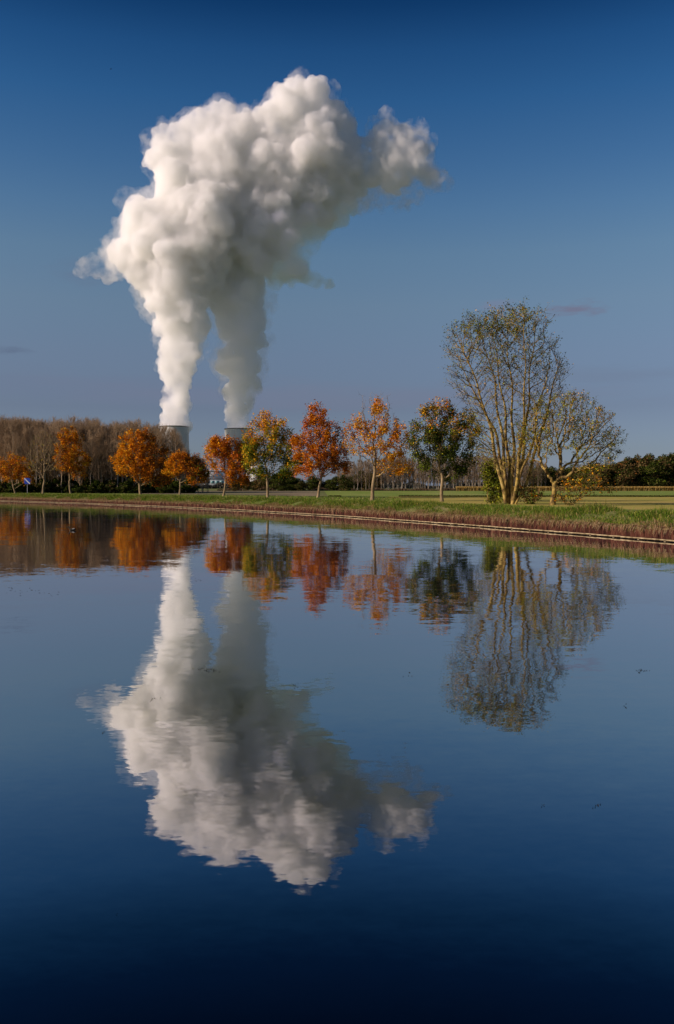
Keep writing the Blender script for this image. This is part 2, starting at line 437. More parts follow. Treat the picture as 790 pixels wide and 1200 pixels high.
PAL = dict(orange=(.74,.27,.014), amber=(.78,.42,.026), rust=(.42,.125,.018), red=(.56,.135,.018), brown=(.19,.075,.02),
           green=(.15,.20,.02), lime=(.36,.37,.03), dark=(.045,.066,.014), gold=(.78,.47,.04), olive=(.12,.115,.035), umber=(.20,.13,.055))
def leaf_cols(P, r, wts, seed, scl=.9, grad=None):
    """clumpy colouring; grad(P)-> (weights for second palette)"""
    n = len(P); names = list(wts); w0 = np.array([wts[k] for k in names], float); w0 /= w0.sum()
    rs = np.random.default_rng(seed); off = rs.uniform(0, 99, 3)
    cell = np.floor(P/scl+off).astype(int); hsh = (cell[:,0]*73856093 ^ cell[:,1]*19349663 ^ cell[:,2]*83492791) % 9973/9973.
    u = np.where(r.random(n) < .6, hsh, r.random(n))
    if grad is not None: u = (u*.55 + .45*grad(P)).clip(0,.9999)
    i = np.searchsorted(np.cumsum(w0), u).clip(0, len(names)-1)
    C = np.array([PAL[k] for k in names])[i]
    return C*r.uniform(.35,1.35,(n,1))

def field_tree(name, label, px, d, ells_px, seed, base_r, trunk_top_y, lean_px=0, natt=520, nleaf=9000, lsize=.25, pal=None, grad=None,
               bark='bark', step=.42, kill=.75, up=.12, twigs=1, tip_r=.014, leafspread=.34, leafbox=None, twig_len=.5, taper=1.0, jit=.25, fat=1.27, group=None, twig_r=.009):
    r = np.random.default_rng(seed); lsize *= .88; nleaf = int(nleaf*1.25)
    base = W(px, 590, d); base[2] = GZ-.05
    root = empty(name, base, label, 'tree', group)
    m = d/F
    ells = []
    for (cx, cy, rx, ry, wt) in ells_px:
        c = W(cx, cy, d)-base
        ells.append((c[0], 0 + r.normal(0,.2), c[2], rx*m*fat, rx*m*.9, ry*m*(.5+.5*fat), wt))
    att = ell_pts(r, ells, natt)
    att = att[att[:,2] > .9]
    top = W(px+lean_px, trunk_top_y+4, d)-base; top[1] = 0
    k = max(3, int(top[2]/step)); ch = []
    for i in range(k+1):
        t = i/k; ch.append(np.array([top[0]*t + .05*math.sin(t*5+seed), .05*math.cos(t*4+seed), top[2]*t]))
    P, par = colonize(r, [ch], att, step, kill, up, jit)
    R, big = radii(P, par, base_r, tip_r, 2.3, taper)
    R[0] *= 1.35; R[1] *= 1.1
    V, Fc, tw = skeleton_mesh(P, par, R, big, r, twigs=twigs, twig_len=twig_len, twig_r=twig_r)
    mesh_np('trunk', V, Fc, M[bark], root, smooth=True)
    if nleaf:
        cand = np.where((R < np.quantile(R, .85)) & (par >= 0) & (P[:,2] > top[2]*.8))[0]
        src = P[cand]
        if tw is not None: src = np.vstack([src, tw])
        if leafbox is not None: src = src[leafbox(src)]
        # clump: some twigs carry many leaves, some few
        wt = r.gamma(.6, 1, len(src)); L0 = src[r.choice(len(src), nleaf, p=wt/wt.sum())] + r.normal(0, leafspread, (nleaf,3))
        C = leaf_cols(L0, r, pal, seed, grad=grad)
        leaves('crown', L0, lsize, C, root, r)
    return root

MP = dict(orange=5, amber=2.5, rust=2.5, brown=1, red=.6)
field_tree('maple_tree', 'small orange maple at the far left end of the row beside the blue board', 18, 225,
    [(17,548,17,15,3),(28,558,14,12,1),(5,553,10,12,1)], 101, .2, 563, -3, 380, 6000, .30, MP)
field_tree('bare_tree', 'leafless pale tree standing between the blue board and a tall orange maple', 50, 212,
    [(52,532,22,22,3),(50,520,14,16,1.5),(40,545,14,8,1),(64,546,12,8,1)], 102, .24, 560, 2, 750, 260, .22, dict(amber=1,lime=1), bark='bark', twigs=3, tip_r=.022, kill=.7, twig_r=.016, twig_len=.8, fat=1.05)
field_tree('maple_tree', 'slim upright orange maple, third tree from the left of the row', 83, 218,
    [(82,518,14,17,3),(86,540,17,17,3),(74,533,12,14,1.5),(92,552,9,10,1)], 103, .22, 560, -2, 480, 9500, .31, MP)
field_tree('maple_tree', 'broad dense orange maple standing just left of the lit cooling tower', 165, 193,
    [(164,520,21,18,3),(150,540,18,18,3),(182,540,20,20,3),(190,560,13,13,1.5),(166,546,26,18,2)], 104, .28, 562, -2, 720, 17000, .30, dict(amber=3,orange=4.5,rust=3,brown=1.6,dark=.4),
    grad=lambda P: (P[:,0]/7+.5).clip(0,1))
field_tree('maple_tree', 'small rounded orange and green maple standing in front of the lit cooling tower', 211, 178,
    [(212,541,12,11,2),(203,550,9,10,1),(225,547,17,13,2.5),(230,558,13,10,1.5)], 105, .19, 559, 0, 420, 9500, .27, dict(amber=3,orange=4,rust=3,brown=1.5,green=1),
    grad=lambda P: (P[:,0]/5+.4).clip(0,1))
field_tree('maple_tree', 'orange red maple hanging low on its right in front of the shaded cooling tower', 262, 154,
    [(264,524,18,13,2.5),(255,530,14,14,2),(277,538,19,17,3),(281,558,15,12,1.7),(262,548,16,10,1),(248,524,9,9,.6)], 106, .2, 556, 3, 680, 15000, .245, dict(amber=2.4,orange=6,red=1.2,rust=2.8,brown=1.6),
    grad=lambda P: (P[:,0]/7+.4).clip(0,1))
field_tree('maple_tree', 'orange topped maple with yellow green lower leaves, right of the cooling towers', 313.5, 133,
    [(309,496,10,14,1.8),(322,505,16,12,1.5),(298,515,13,12,1.4),(312,525,24,18,3.5),(334,525,14,14,1.5),(308,546,20,14,2),(340,545,12,11,1),(352,538,7,9,.5),(290,506,5,10,.5),(330,553,12,7,.8)], 107, .21, 550, 0, 900, 17000, .225,
    dict(orange=3.6,amber=3.,lime=2.,green=3.2,dark=1.8), grad=lambda P: (1.02-(P[:,2]-3.5)/9.5+P[:,0]*.02).clip(0,1))
field_tree('maple_tree', 'deep red orange maple with a thin wispy top, middle of the row', 372, 130,
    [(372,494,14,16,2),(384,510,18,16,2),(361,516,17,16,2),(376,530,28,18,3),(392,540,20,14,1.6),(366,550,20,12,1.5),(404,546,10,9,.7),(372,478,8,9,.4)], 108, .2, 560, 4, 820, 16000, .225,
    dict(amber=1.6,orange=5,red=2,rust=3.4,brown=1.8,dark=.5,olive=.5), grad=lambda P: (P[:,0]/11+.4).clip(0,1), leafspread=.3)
field_tree('maple_tree', 'half bare amber maple with naked top twigs and leaning pale trunk', 436, 103,
    [(440,490,22,20,2.4),(418,505,14,18,1.5),(460,512,20,18,1.8),(440,525,28,14,2),(462,548,20,11,1.5),(444,476,20,16,1),(450,536,24,14,1.6),(412,520,10,12,.6),(440,466,22,9,.6)], 109, .23, 550, 3, 900, 8200, .185,
    dict(gold=1.5,amber=4,orange=4.5,rust=1), leafbox=lambda P: P[:,2] < (11.4 - np.abs(P[:,0])*.2 + 1.3*np.sin(P[:,0]*2)), twigs=2, tip_r=.012, leafspread=.22, up=.2)
field_tree('maple_tree', 'dark green maple turning amber on top, right end of the maple row', 518, 97,
    [(515,480,12,14,1.5),(530,492,20,16,2),(505,498,20,16,2),(522,512,34,16,3),(545,510,20,18,2),(494,512,17,13,1.5),(520,530,32,14,2.4),(548,535,17,12,1.2),(520,552,24,10,1.1),(505,540,14,10,.8)], 110, .19, 556, 0, 1000, 17500, .19,
    dict(amber=3.2,orange=1.9,gold=.5,umber=1.2,lime=.6,olive=2.2,green=2.2,dark=4.2), grad=lambda P: (1.0-(P[:,2]-3.6)/9.5 + .12 - np.abs(P[:,0])*.02).clip(0,1), leafspread=.26)

# the tall tree of several stems
def multi_stem():
    r = np.random.default_rng(77); d = 82.; m = d/F
    base = W(597, 592, d); base[2] = GZ-.05
    root = empty('riverside_tree', base, 'tall bare tree of several lichen yellow stems rising from one foot', 'tree')
    stems = [ [(593,592),(586,560),(573,500),(558,450),(541,412)], [(595,592),(594,560),(588,500),(580,440),(568,392)],
              [(599,592),(601,560),(601,500),(598,440),(592,385)], [(603,592),(609,560),(618,500),(622,450),(628,400)],
              [(598,592),(598,540),(594,470),(587,420),(582,378)], [(604,592),(615,566),(628,520),(641,470),(650,425)],
              [(600,592),(606,545),(610,480),(609,430),(606,372)], [(596,592),(591,550),(582,505),(566,470),(548,440)],
              [(602,592),(612,550),(625,510),(630,470),(638,440)] ]
    chains = []
    for j, st in enumerate(stems):
        pts = [W(a, b, d)-base for a, b in st]; pts[0][2] = 0
        yo = [-.3,.4,-.1,.35,.9,-.8,-1.1,.8,-.5][j]; ch = []
        for i in range(len(pts)-1):
            for t in np.linspace(0, 1, 9)[:-1]:
                q = pts[i]*(1-t)+pts[i+1]*t; hh = q[2]/16
                q = q + np.array([.10*math.sin(q[2]*1.1+j), yo*(0.3+hh*2.2) + .1*math.cos(q[2]+j*2), 0]); 
                if q[2] <= .01: q[2] = 0
                ch.append(q)
        chains.append(ch)
    ells = [(600,388,40,22,2),(568,388,28,20,1.6),(556,412,35,22,1.6),(545,410,22,30,1.2),(600,430,48,45,3.5),(637,415,22,36,1.6),(640,455,24,32,1.2),(590,480,48,35,2),(555,455,22,28,1.2),(620,380,22,14,.6),(600,530,38,40,1.8),(625,500,28,34,1.4),(570,510,24,34,1.2),(535,440,14,24,.5),(655,440,14,20,.5)]
    E_ = []
    for cx, cy, rx, ry, wt in ells:
        c = W(cx, cy, d)-base; E_.append((c[0], 0, c[2], rx*m, rx*m*.8+.8, ry*m, wt))
    att = ell_pts(r, E_, 2500, .38)
    P, par = colonize(r, chains, att, .42, .6, .8, .14)
    R, big = radii(P, par, .21, .020, 2.1, 1.4)
    V, Fc, tw = skeleton_mesh(P, par, R, big, r, dev=.33, twigs=2, twig_len=.95, twig_r=.014)
    mesh_np('trunk', V, Fc, M['lichen'], root, smooth=True)
    src = np.vstack([P[(R < .03)], tw]); 
    # denser leaves at the upper left, few elsewhere
    pxx = 395 + (src[:,0]+base[0])/d*F; pz = src[:,2]
    prob = .30 + .75*((pxx < 618) & (pz > 16.2)) + .2*(pz > 13)
    n = 12500; i = r.choice(len(src), n, p=prob/prob.sum()); L0 = src[i] + r.normal(0,.16,(n,3))
    C = leaf_cols(L0, r, dict(lime=3,green=2.5,gold=.6,olive=2.5,dark=1,amber=.3), 5)*.85
    leaves('crown', L0, .12, C, root, r)
multi_stem()
field_tree('spreading_tree', 'low spreading bare tree with pale trunk, rightmost on the bank', 648, 79,
    [(650,500,34,36,3),(628,512,26,26,1.5),(684,500,36,32,3),(706,518,26,24,2.2),(668,470,28,14,1.4),(640,470,22,12,.9),(690,545,28,14,1.3),(718,515,14,20,1),(618,520,18,22,.8)], 112, .25, 562, 2, 2600, 8500, .125,
    dict(lime=3,gold=.7,amber=.7,olive=2,umber=1,green=1), bark='lichen', step=.30, kill=.48, up=.04, twigs=2, tip_r=.019, leafspread=.12, twig_len=.45, fat=1.05, taper=1.35, jit=.4)

# shrubs round the two trees
def shrub(name, label, px, d, ells_px, seed, nleaf, lsize, pal, natt=160, group=None, bark='lichen', spread=.2):
    r = np.random.default_rng(seed); base = W(px, 590, d); base[2] = GZ-.03; m = d/F
    root = empty(name, base, label, 'shrub', group)
    E_ = []
    for cx, cy, rx, ry, wt in ells_px:
        c = W(cx, cy, d)-base; E_.append((c[0], 0, c[2], rx*m, rx*m*.8, ry*m, wt))
    att = ell_pts(r, E_, natt); att = att[att[:,2] > .15]
    chains = [[np.zeros(3), np.array([a*.5,b*.5,.12]), np.array([a*1.6,b*1.6,.4])] for a, b in r.normal(0,.25,(5,2))]
    P, par = colonize(r, chains, att, .25, .4, .1, .3)
    R, big = radii(P, par, .05, .008)
    V, Fc, tw = skeleton_mesh(P, par, R, big, r, twigs=1, twig_len=.3, twig_r=.007)
    mesh_np('stems', V, Fc, M[bark], root)
    src = np.vstack([P[R < .03], tw]); L0 = src[r.integers(0, len(src), nleaf)] + r.normal(0, spread, (nleaf,3)); L0 = L0[L0[:,2] > .05]
    leaves('foliage', L0, lsize, leaf_cols(L0, r, pal, seed, .5), root, r)
shrub('willow_shrub', 'yellow green upright shrub left of the tall many stemmed tree', 579, 83.5, [(577,565,11,22,3),(583,572,10,15,1),(574,550,8,12,1)], 201, 5200, .15, dict(lime=3,green=4,olive=3,dark=1))
shrub('bramble_bush', 'low rusty orange bramble between the two big trees', 622, 82, [(622,580,18,9,3),(610,574,10,10,1)], 202, 1500, .14, dict(orange=.5,green=2.2,umber=3,olive=2,lime=.6))
shrub('leaning_shrub', 'amber leaved leaning branches low on the right of the spreading tree', 668, 77, [(678,570,26,14,3),(700,562,16,15,2),(662,584,18,6,1),(716,572,8,8,.6)], 203, 1900, .14, dict(amber=.7,orange=.7,olive=3,umber=3,lime=1), natt=420, spread=.16)

# ------------------------------------------------------------- left hand wood
def bare_mesh(seed, H=20., crown=.18, spread=.32, nb=52, ntw=13, tr=.03):
    """trunk mesh and twig mesh of a narrow leafless tree"""
    r = np.random.default_rng(seed)
    zs = np.linspace(0, 1, 15); lx = np.cumsum(r.normal(0,.10,15)); ly = np.cumsum(r.normal(0,.10,15))
    T = np.column_stack([lx-lx[0], ly-ly[0], zs*H]); R = .19*(1-zs)**.8+.03
    tv = tubes(T[:-1], T[1:], R[:-1], R[1:], 6)
    t = crown + (1-crown)*r.random(nb)**.85; t.sort()
    A = np.column_stack([np.interp(t, zs, T[:,0]), np.interp(t, zs, T[:,1]), t*H])
    az = r.uniform(0, 2*np.pi, nb); Ln = H*spread*(1-t)**.55*r.uniform(.55,1.15,nb)+.8
    el = r.uniform(.75,1.25,nb)
    D = np.column_stack([np.cos(az)*np.cos(el), np.sin(az)*np.cos(el), np.sin(el)])
    Mi = A+D*(Ln*.5)[:, None]; E_ = Mi + (D+np.array([0,0,.35]))*(Ln*.5)[:, None]
    rb = .05*(1-t)+.03
    bv = join([tubes(A, Mi, rb, rb*.7, 3), tubes(Mi, E_, rb*.7, rb*.35, 3)])
    k = np.repeat(np.arange(nb), ntw); u = r.uniform(.15,1,len(k))[:, None]
    S = np.where(u < .5, A[k]+(Mi-A)[k]*u*2, Mi[k]+(E_-Mi)[k]*(u*2-1))
    d2 = D[k] + r.normal(0,.5,(len(k),3)) + np.array([0,0,.5]); d2 /= np.linalg.norm(d2, axis=1, keepdims=True)
    l2 = (Ln[k]*r.uniform(.15,.45,len(k))+.3)[:, None]; E2 = S+d2*l2
    d3 = d2 + r.normal(0,.5,d2.shape)+np.array([0,0,.3]); d3 /= np.linalg.norm(d3, axis=1, keepdims=True)
    S3 = S+d2*l2*r.uniform(.3,.9,(len(k),1)); E3 = S3+d3*l2*.7
    q = np.full(len(k), tr)
    wv_ = join([bv, tubes(S, E2, q*.8, q*.4, 3), tubes(S3, E3, q*.6, q*.35, 3)])
    return tv, wv_
def me_of(name, vf, mat):
    o = mesh_np(name, vf[0], vf[1], mat); me = o.data; bpy.data.objects.remove(o); return me
woods = []; fars = []
for i in range(7):
    tv, wv_ = bare_mesh(300+i, 20+i % 3, [.12,.2,.3,.15,.25,.1,.2][i], [.3,.22,.26,.34,.2,.38,.24][i], [60,46,40,64,44,70,50][i])
    woods.append((me_of('trunk', tv, M['woodbark']), me_of('crown', wv_, M['woodtwig'])))
    if i < 4:
        tv, wv_ = bare_mesh(340+i, 20, .15, [.2,.16,.24,.18][i], 46, 9, .05)
        fars.append((me_of('trunk', tv, noise_mat('poplar_bark%d' % i, [(.3,(.2,.17,.13)),(.7,(.42,.37,.29))], .5)), me_of('crown', wv_, M['fartwig'])))
def plant(kind, name, meshes, x, y, scale, rz, label, cat, group, z=GZ-.05, sx=1.):
    root = empty(name, (x, y, z), label, cat, group, rz)
    for me, pn in zip(meshes, kind):
        o = bpy.data.objects.new(pn, me); o.scale = (scale*sx, scale*sx, scale); link(o, root)
    return root
r = np.random.default_rng(21)
cnt = 0
for row, (d0, step_px) in enumerate(((252,4.6),(268,4.2),(286,4.0),(306,4.4),(330,5.0))):
    px = -14 + r.uniform(0,3)
    while px < 245:
        d = d0 + r.uniform(-6,6)
        # skyline of the wood from the photograph
        top = np.interp(px, [0,30,60,100,130,180,190,205,215,225,245], [496,496,501,498,502,505,508,507,522,541,556]) + r.normal(0,3.4)
        if px > 186 and r.random() < .35: px += step_px; continue
        H = (571.5-top)/F*d + CAMZ - GZ
        if row == 0: H *= r.uniform(.72,1)
        i = int(r.integers(0,7)); sc_ = H/(20+i % 3)/1.02
        plant(('trunk','crown'), 'bare_poplar', woods[i], (px-395)/F*d, d, sc_, r.uniform(0,6.28), 'slender leafless brown poplar in the wood behind the left end of the tree row', 'tree', 'leafless poplars of the left hand wood', sx=r.uniform(.8,1.25)); cnt += 1
        px += step_px*r.uniform(.6,1.5)*(1 if px < 186 else 1.1)
print('wood trees', cnt)

# leafy masses: reusable crown meshes
def leafy_mesh(seed, H, pal, nleaf, ls, lobes=9, wide=.33, low=.12):
    r = np.random.default_rng(seed); E_ = []
    for i in range(lobes):
        t = i/(lobes-1); zc = H*(low+.1+(.80-low)*t); rad = H*wide*math.sin(math.pi*(.18+.72*t))**.8
        a = r.uniform(0,6.28); E_.append((math.cos(a)*rad*.5, math.sin(a)*rad*.5, zc, rad*r.uniform(.5,.9), rad*r.uniform(.5,.9), H*r.uniform(.10,.17), rad))
    P = ell_pts(r, E_, nleaf, .33)
    C = leaf_cols(P, r, pal, seed, H/12)
    o = leaves('crown', P, ls, C, None, r); me = o.data; bpy.data.objects.remove(o)
    zs = np.linspace(0,.75,6); T = np.column_stack([np.cumsum(r.normal(0,.1,6)), np.cumsum(r.normal(0,.1,6)), zs*H]); T[0,:2] = 0
    tv = [tubes(T[:-1], T[1:], np.linspace(.25,.1,5), np.linspace(.22,.07,5), 6)]
    for e in E_: tv.append(tubes(np.array([[0,0,min(e[2]*.6, H*.6)]]), np.array([e[:3]]), np.array([.1]), np.array([.04]), 4))
    return (me_of('trunk', join(tv), M['woodbark']), me)
PB = dict(dark=6, green=2.5, brown=2.5, rust=.6)
bushes = [leafy_mesh(400+i, 4., [dict(dark=7,green=1,olive=2), dict(dark=5,umber=3,olive=2), dict(dark=7,green=1,olive=1)][i], 1500, .42, 7, .5, 0) for i in range(3)]
r = np.random.default_rng(31)
px = -12
while px < 240:
    d = 243+r.uniform(-3,8); H = r.uniform(2.0,4.6) if px < 150 else r.uniform(2.2,5.)
    if not (px > 205 and r.random() < .5):
        plant(('stems','foliage'), 'dark_bush', bushes[int(r.integers(0,3))], (px-395)/F*d, d, H/4, r.uniform(0,6), 'dark evergreen bush at the foot of the left hand wood', 'bush', 'dark undergrowth bushes of the left hand wood', sx=r.uniform(.9,1.4))
    px += r.uniform(3.,7)
# second line of undergrowth deeper in the wood
px = -12
while px < 235:
    d = 275+r.uniform(-5,8); H = r.uniform(4,8)
    plant(('stems','foliage'), 'dark_bush', bushes[int(r.integers(0,3))], (px-395)/F*d, d, H/4, r.uniform(0,6), 'dark evergreen bush at the foot of the left hand wood', 'bush', 'dark undergrowth bushes of the left hand wood', sx=r.uniform(.8,1.1)) if px < 200 else None
    px += r.uniform(6,10)

oaks = [leafy_mesh(420+i, 15., [dict(dark=5,green=1.2,olive=3.5), dict(umber=5,brown=.6,dark=3,olive=3), dict(dark=6,umber=2,olive=2), dict(green=1,dark=3,lime=.3,olive=4)][i], 6500, .6, 16, .42, .0) for i in range(4)]
r = np.random.default_rng(41)
px = 628
while px < 850:
    for d0 in (485,525):
        d = d0+r.uniform(-10,12); q = px + r.uniform(-3,3)
        top = np.interp(q, [620,660,700,722,745,753,765,780,795,850], [548,549,547,543,538,530,540,533,534,538])+r.normal(0,1.3)
        H = (571.5-top)/F*d + CAMZ-GZ; i = int(r.integers(0,4)); i = 1 if 745 < q < 760 else i
        plant(('trunk','crown'), 'woodland_tree', oaks[i], (q-395)/F*d, d, H/15*1.02, r.uniform(0,6), 'leafy dark autumn tree in the wood beyond the corn field on the right', 'tree', 'leafy trees of the right hand wood', sx=r.uniform(.9,1.2))
    px += r.uniform(7,12)
# olive trees far behind the middle of the row
px = 190
while px < 440:
    if not 222 < px < 268:
        d = 430+r.uniform(-30,60); top = 557+r.uniform(-5,6) if px < 395 else 552+r.uniform(-4,6); H = (571.5-top)/F*d + CAMZ-GZ
        plant(('trunk','crown'), 'hedgerow_tree', oaks[int(r.integers(0,4))], (px-395)/F*d, d, H/15, r.uniform(0,6), 'round olive brown tree on the far field edge behind the maples', 'tree', 'trees of the far field edge', sx=r.uniform(1.1,1.7))
    px += r.uniform(7,13)
# far plantation of bare poplars between the half bare maple and the big trees
r = np.random.default_rng(51)
for d0, st in ((470,4.6),(500,4.2),(535,4.4),(575,5.)):
    px = 396 + r.uniform(0,3)
    while px < 640:
        d = d0 + r.uniform(-5,5)
        top = np.interp(px, [390,410,440,470,540,600,640], [552,543,540,537,538,536,545])+r.normal(0,1.6)
        H = (571.5-top)/F*d + CAMZ-GZ
        plant(('trunk','crown'), 'plantation_poplar', fars[int(r.integers(0,4))], (px-395)/F*d, d, H/20.5, r.uniform(0,6), 'thin bare grey poplar of the distant plantation behind the right maples', 'tree', 'bare poplars of the distant plantation', sx=r.uniform(.8,1.2))
        px += st*r.uniform(.7,1.4)
# low brown scrub along the foot of the plantation and the far horizon wood
n = 26000; px = r.uniform(255,660,n); y = 455 + r.uniform(-6,10,n)
hh = (1.1+.9*vnoise(px*.2, px*.05, 1., 3)).clip(.3,3)
C = gpal(n, [(.16,.10,.06),(.24,.16,.10),(.08,.06,.03),(.10,.10,.04)], [3,2,2,1], r)
sb = blades('brown_scrub', np.column_stack([(px-395)/F*y, y, np.full(n,GZ)]), hh*r.uniform(.5,1.2,n), r.uniform(.15,.45,n), r.uniform(.1,.8,n), C)
tag(sb, 'low brown scrub along the far edge of the fields', 'scrub', kind='stuff')
n = 60000; az = r.uniform(-.5,.5,n); y = 1350 + r.uniform(0,60,n)
hh = 9+3.5*vnoise(az*90, az*11, 1., 6)+2*vnoise(az*300, az*31, 1., 7)
P = np.column_stack([az*y, y, GZ+hh.clip(4,20)*r.random(n)**.6]); C = gpal(n, [(.10,.10,.085),(.13,.115,.09),(.075,.08,.075)], [1,1,1], r)
fw = leaves('distant_woodland', P, 2.6, C, None, r); tag(fw, 'hazy low woodland on the horizon behind the fields', 'woodland', kind='stuff')

# --------------------------------------------------------------- power plant
TD = 2400.
def tower(px0, px1, top_y, d, label, seed):
    c = W((px0+px1)/2, top_y, d); rt = (px1-px0)/2/F*d; H = c[2]-GZ
    root = empty('cooling_tower', (c[0], d, GZ), label, 'cooling tower', None)
    ns = 96; zt = np.linspace(.06,1,40)
    th = np.arange(ns)/ns*2*np.pi
    # hyperboloid: throat at 80 % of the height
    rad = rt*.965*np.sqrt(1+((zt-.82)/.62)**2*(.72)); rad *= rt/rad[-1]
    V = np.array([[rr*math.cos(t), rr*math.sin(t), z*H] for z, rr in zip(zt, rad) for t in th])
    a = np.arange(ns); b = (a+1) % ns
    Fc = np.vstack([np.column_stack([a+j*ns, b+j*ns, b+(j+1)*ns, a+(j+1)*ns]) for j in range(39)])
    mesh_np('shell', V, Fc, M['shell'], root, smooth=True)
    prof = [(rt*1.0,H-1.2),(rt*1.035,H-1.2),(rt*1.035,H+1.2),(rt*.975,H+1.2),(rt*.975,H-1.2)]
    V = np.array([[q*math.cos(t), q*math.sin(t), z] for q, z in prof for t in th])
    Fc = np.vstack([np.column_stack([a+j*ns, b+j*ns, b+(j+1)*ns, a+(j+1)*ns]) for j in range(4)])
    mesh_np('rim', V, Fc, M['rim'], root)
    for k in range(24):      # raking legs
        t0 = k/24*2*np.pi
        for s_ in (-1, 1):
            r0 = rad[0]*1.04; A = np.array([[r0*math.cos(t0), r0*math.sin(t0), 0]]); t1 = t0+s_*.13
            B = np.array([[rad[0]*math.cos(t1), rad[0]*math.sin(t1), .06*H+.2]])
            v, f = tubes(A, B, np.array([1.]), np.array([1.]), 6); mesh_np('leg', v, f, M['rim'], root)
    return root, c, rt
M['shell'] = noise_mat('tower_concrete', [(.35,(.56,.56,.55)),(.6,(.68,.67,.65)),(.8,(.76,.74,.71))], .035, 5, .9, (1,1,.25))
M['rim'] = noise_mat('rim_concrete', [(.3,(.12,.125,.13)),(.7,(.2,.2,.2))], .1, 3, .9)
t1, c1, rt1 = tower(187.3,221.5,500.3,TD, 'sunlit concrete cooling tower on the left, under the whiter steam column', 1)
t2, c2, rt2 = tower(263.5,296.5,503.,TD+85, 'concrete cooling tower on the right, mostly hidden behind orange maples', 2)
M['clad'] = noise_mat('pale_cladding', [(.3,(.66,.68,.70)),(.7,(.78,.8,.8))], .02, 3, .7)
M['clad2'] = noise_mat('grey_cladding', [(.3,(.42,.45,.48)),(.7,(.52,.55,.57))], .02, 3, .7)
M['glass'] = noise_mat('teal_glazing', [(.3,(.08,.2,.24)),(.7,(.2,.36,.38))], .2, 3, .3)
hx = W(247,570,2050); hall = empty('turbine_hall', (hx[0], 2050, GZ), 'pale grey industrial hall seen between maples below the cooling towers', 'building')
MB().box(-52,60,0,60,0,22).build('wall', M['clad2'], hall)
MB().box(-30,26,8,50,22.01,40).build('upper_block', M['clad'], hall)
MB().box(-53,61,-1,61,22,23.4).box(-31,27,7,51,40,41.4).build('roof', M['rim'], hall)
for i in range(9): MB().box(-44+i*11,-36+i*11,-.4,.3,12,18.5).build('window', M['glass'], hall)
MB().box(34,50,10,30,23.4,33).build('vent_house', M['clad'], hall)
rx = W(300,570,2120); rb = empty('reactor_building', (rx[0], 2120, GZ), 'domed concrete reactor building hidden behind the maples', 'building')
th = np.arange(48)/48*2*np.pi; prof = [(24,0),(24,38),(23,44),(19,50),(12,54),(5,56),(.1,56.5)]
V = np.array([[q*math.cos(t), q*math.sin(t), z] for q, z in prof for t in th]); a = np.arange(48); b = (a+1) % 48
mesh_np('dome', V, np.vstack([np.column_stack([a+j*48, b+j*48, b+(j+1)*48, a+(j+1)*48]) for j in range(6)]), M['clad'], rb, smooth=True)
MB().box(-60,-24.5,-10,22,0,20).build('annex', M['clad2'], rb)

# --------------------------------------------------------------------- steam
ICO = None
def ico():
    global ICO
    if ICO is None:
        import bmesh
        bm = bmesh.new(); bmesh.ops.create_icosphere(bm, subdivisions=2, radius=1)
        ICO = (np.array([v.co[:] for v in bm.verts]), np.array([[v.index for v in f.verts] for f in bm.faces])); bm.free()
    return ICO
def spheres_mesh(name, C, R):
    v, f = ico(); n = len(C)
    V = (v[None]*R[:, None, None] + C[:, None]).reshape(-1,3); Fc = (f[None]+(np.arange(n)*len(v))[:, None, None]).reshape(-1,3)
    return mesh_np(name, V, Fc)
def smoke(name, lobes, d, seed, mat, voxel, n1=18, n2=7, parent=None, amp=1., infl=.765):
    """lobes: (px,py,radius px, depth offset in px)"""
    r = np.random.default_rng(seed); m = d/F
    C0 = np.array([W(a, b, d) + np.array([0, (q[0] if q else 0)*m, 0]) for a, b, c, *q in lobes]); R0 = np.array([l[2]*m for l in lobes])*infl
    def kids(C, R, n, fr, out):
        k = np.repeat(np.arange(len(C)), n); u = r.normal(size=(len(k),3)); u /= np.linalg.norm(u, axis=1, keepdims=True)
        rr = R[k]*fr*np.exp(r.normal(0,.38,len(k))).clip(.4,1.7); c = C[k]+u*(R[k]*out-rr*.35)[:, None]; return c, rr
    C1, R1 = kids(C0, R0, n1, .36, 1.0); C2, R2 = kids(C1, R1, n2, .42, 1.0)
    CC = np.vstack([C0,C1,C2]); RR = np.concatenate([R0,R1,R2])
    org = C0.mean(0) if parent is None else np.array(parent.location)
    o = spheres_mesh(name, CC-org, RR); o.location = org if parent is None else (0,0,0)
    if parent is not None: o.parent = parent
    md = o.modifiers.new('r','REMESH'); md.mode = 'VOXEL'; md.voxel_size = voxel; md.adaptivity = 0
    md2 = o.modifiers.new('s','SMOOTH'); md2.factor = .5; md2.iterations = 3
    t = bpy.data.textures.new('c','CLOUDS'); t.noise_scale = 55; t.noise_depth = 5; t.noise_basis = 'ORIGINAL_PERLIN'
    md3 = o.modifiers.new('d','DISPLACE'); md3.texture = t; md3.strength = 44*amp; md3.mid_level = .5; md3.texture_coords = 'GLOBAL'
    t = bpy.data.textures.new('c2','CLOUDS'); t.noise_scale = 11; t.noise_depth = 3
    md4 = o.modifiers.new('d2','DISPLACE'); md4.texture = t; md4.strength = 7*amp; md4.mid_level = .5; md4.texture_coords = 'GLOBAL'
    dg = bpy.context.evaluated_depsgraph_get(); me = bpy.data.meshes.new_from_object(o.evaluated_get(dg))
    o.modifiers.clear(); old = o.data; o.data = me; bpy.data.meshes.remove(old); me.materials.clear(); me.materials.append(mat)
    print(name, len(me.vertices)); return o
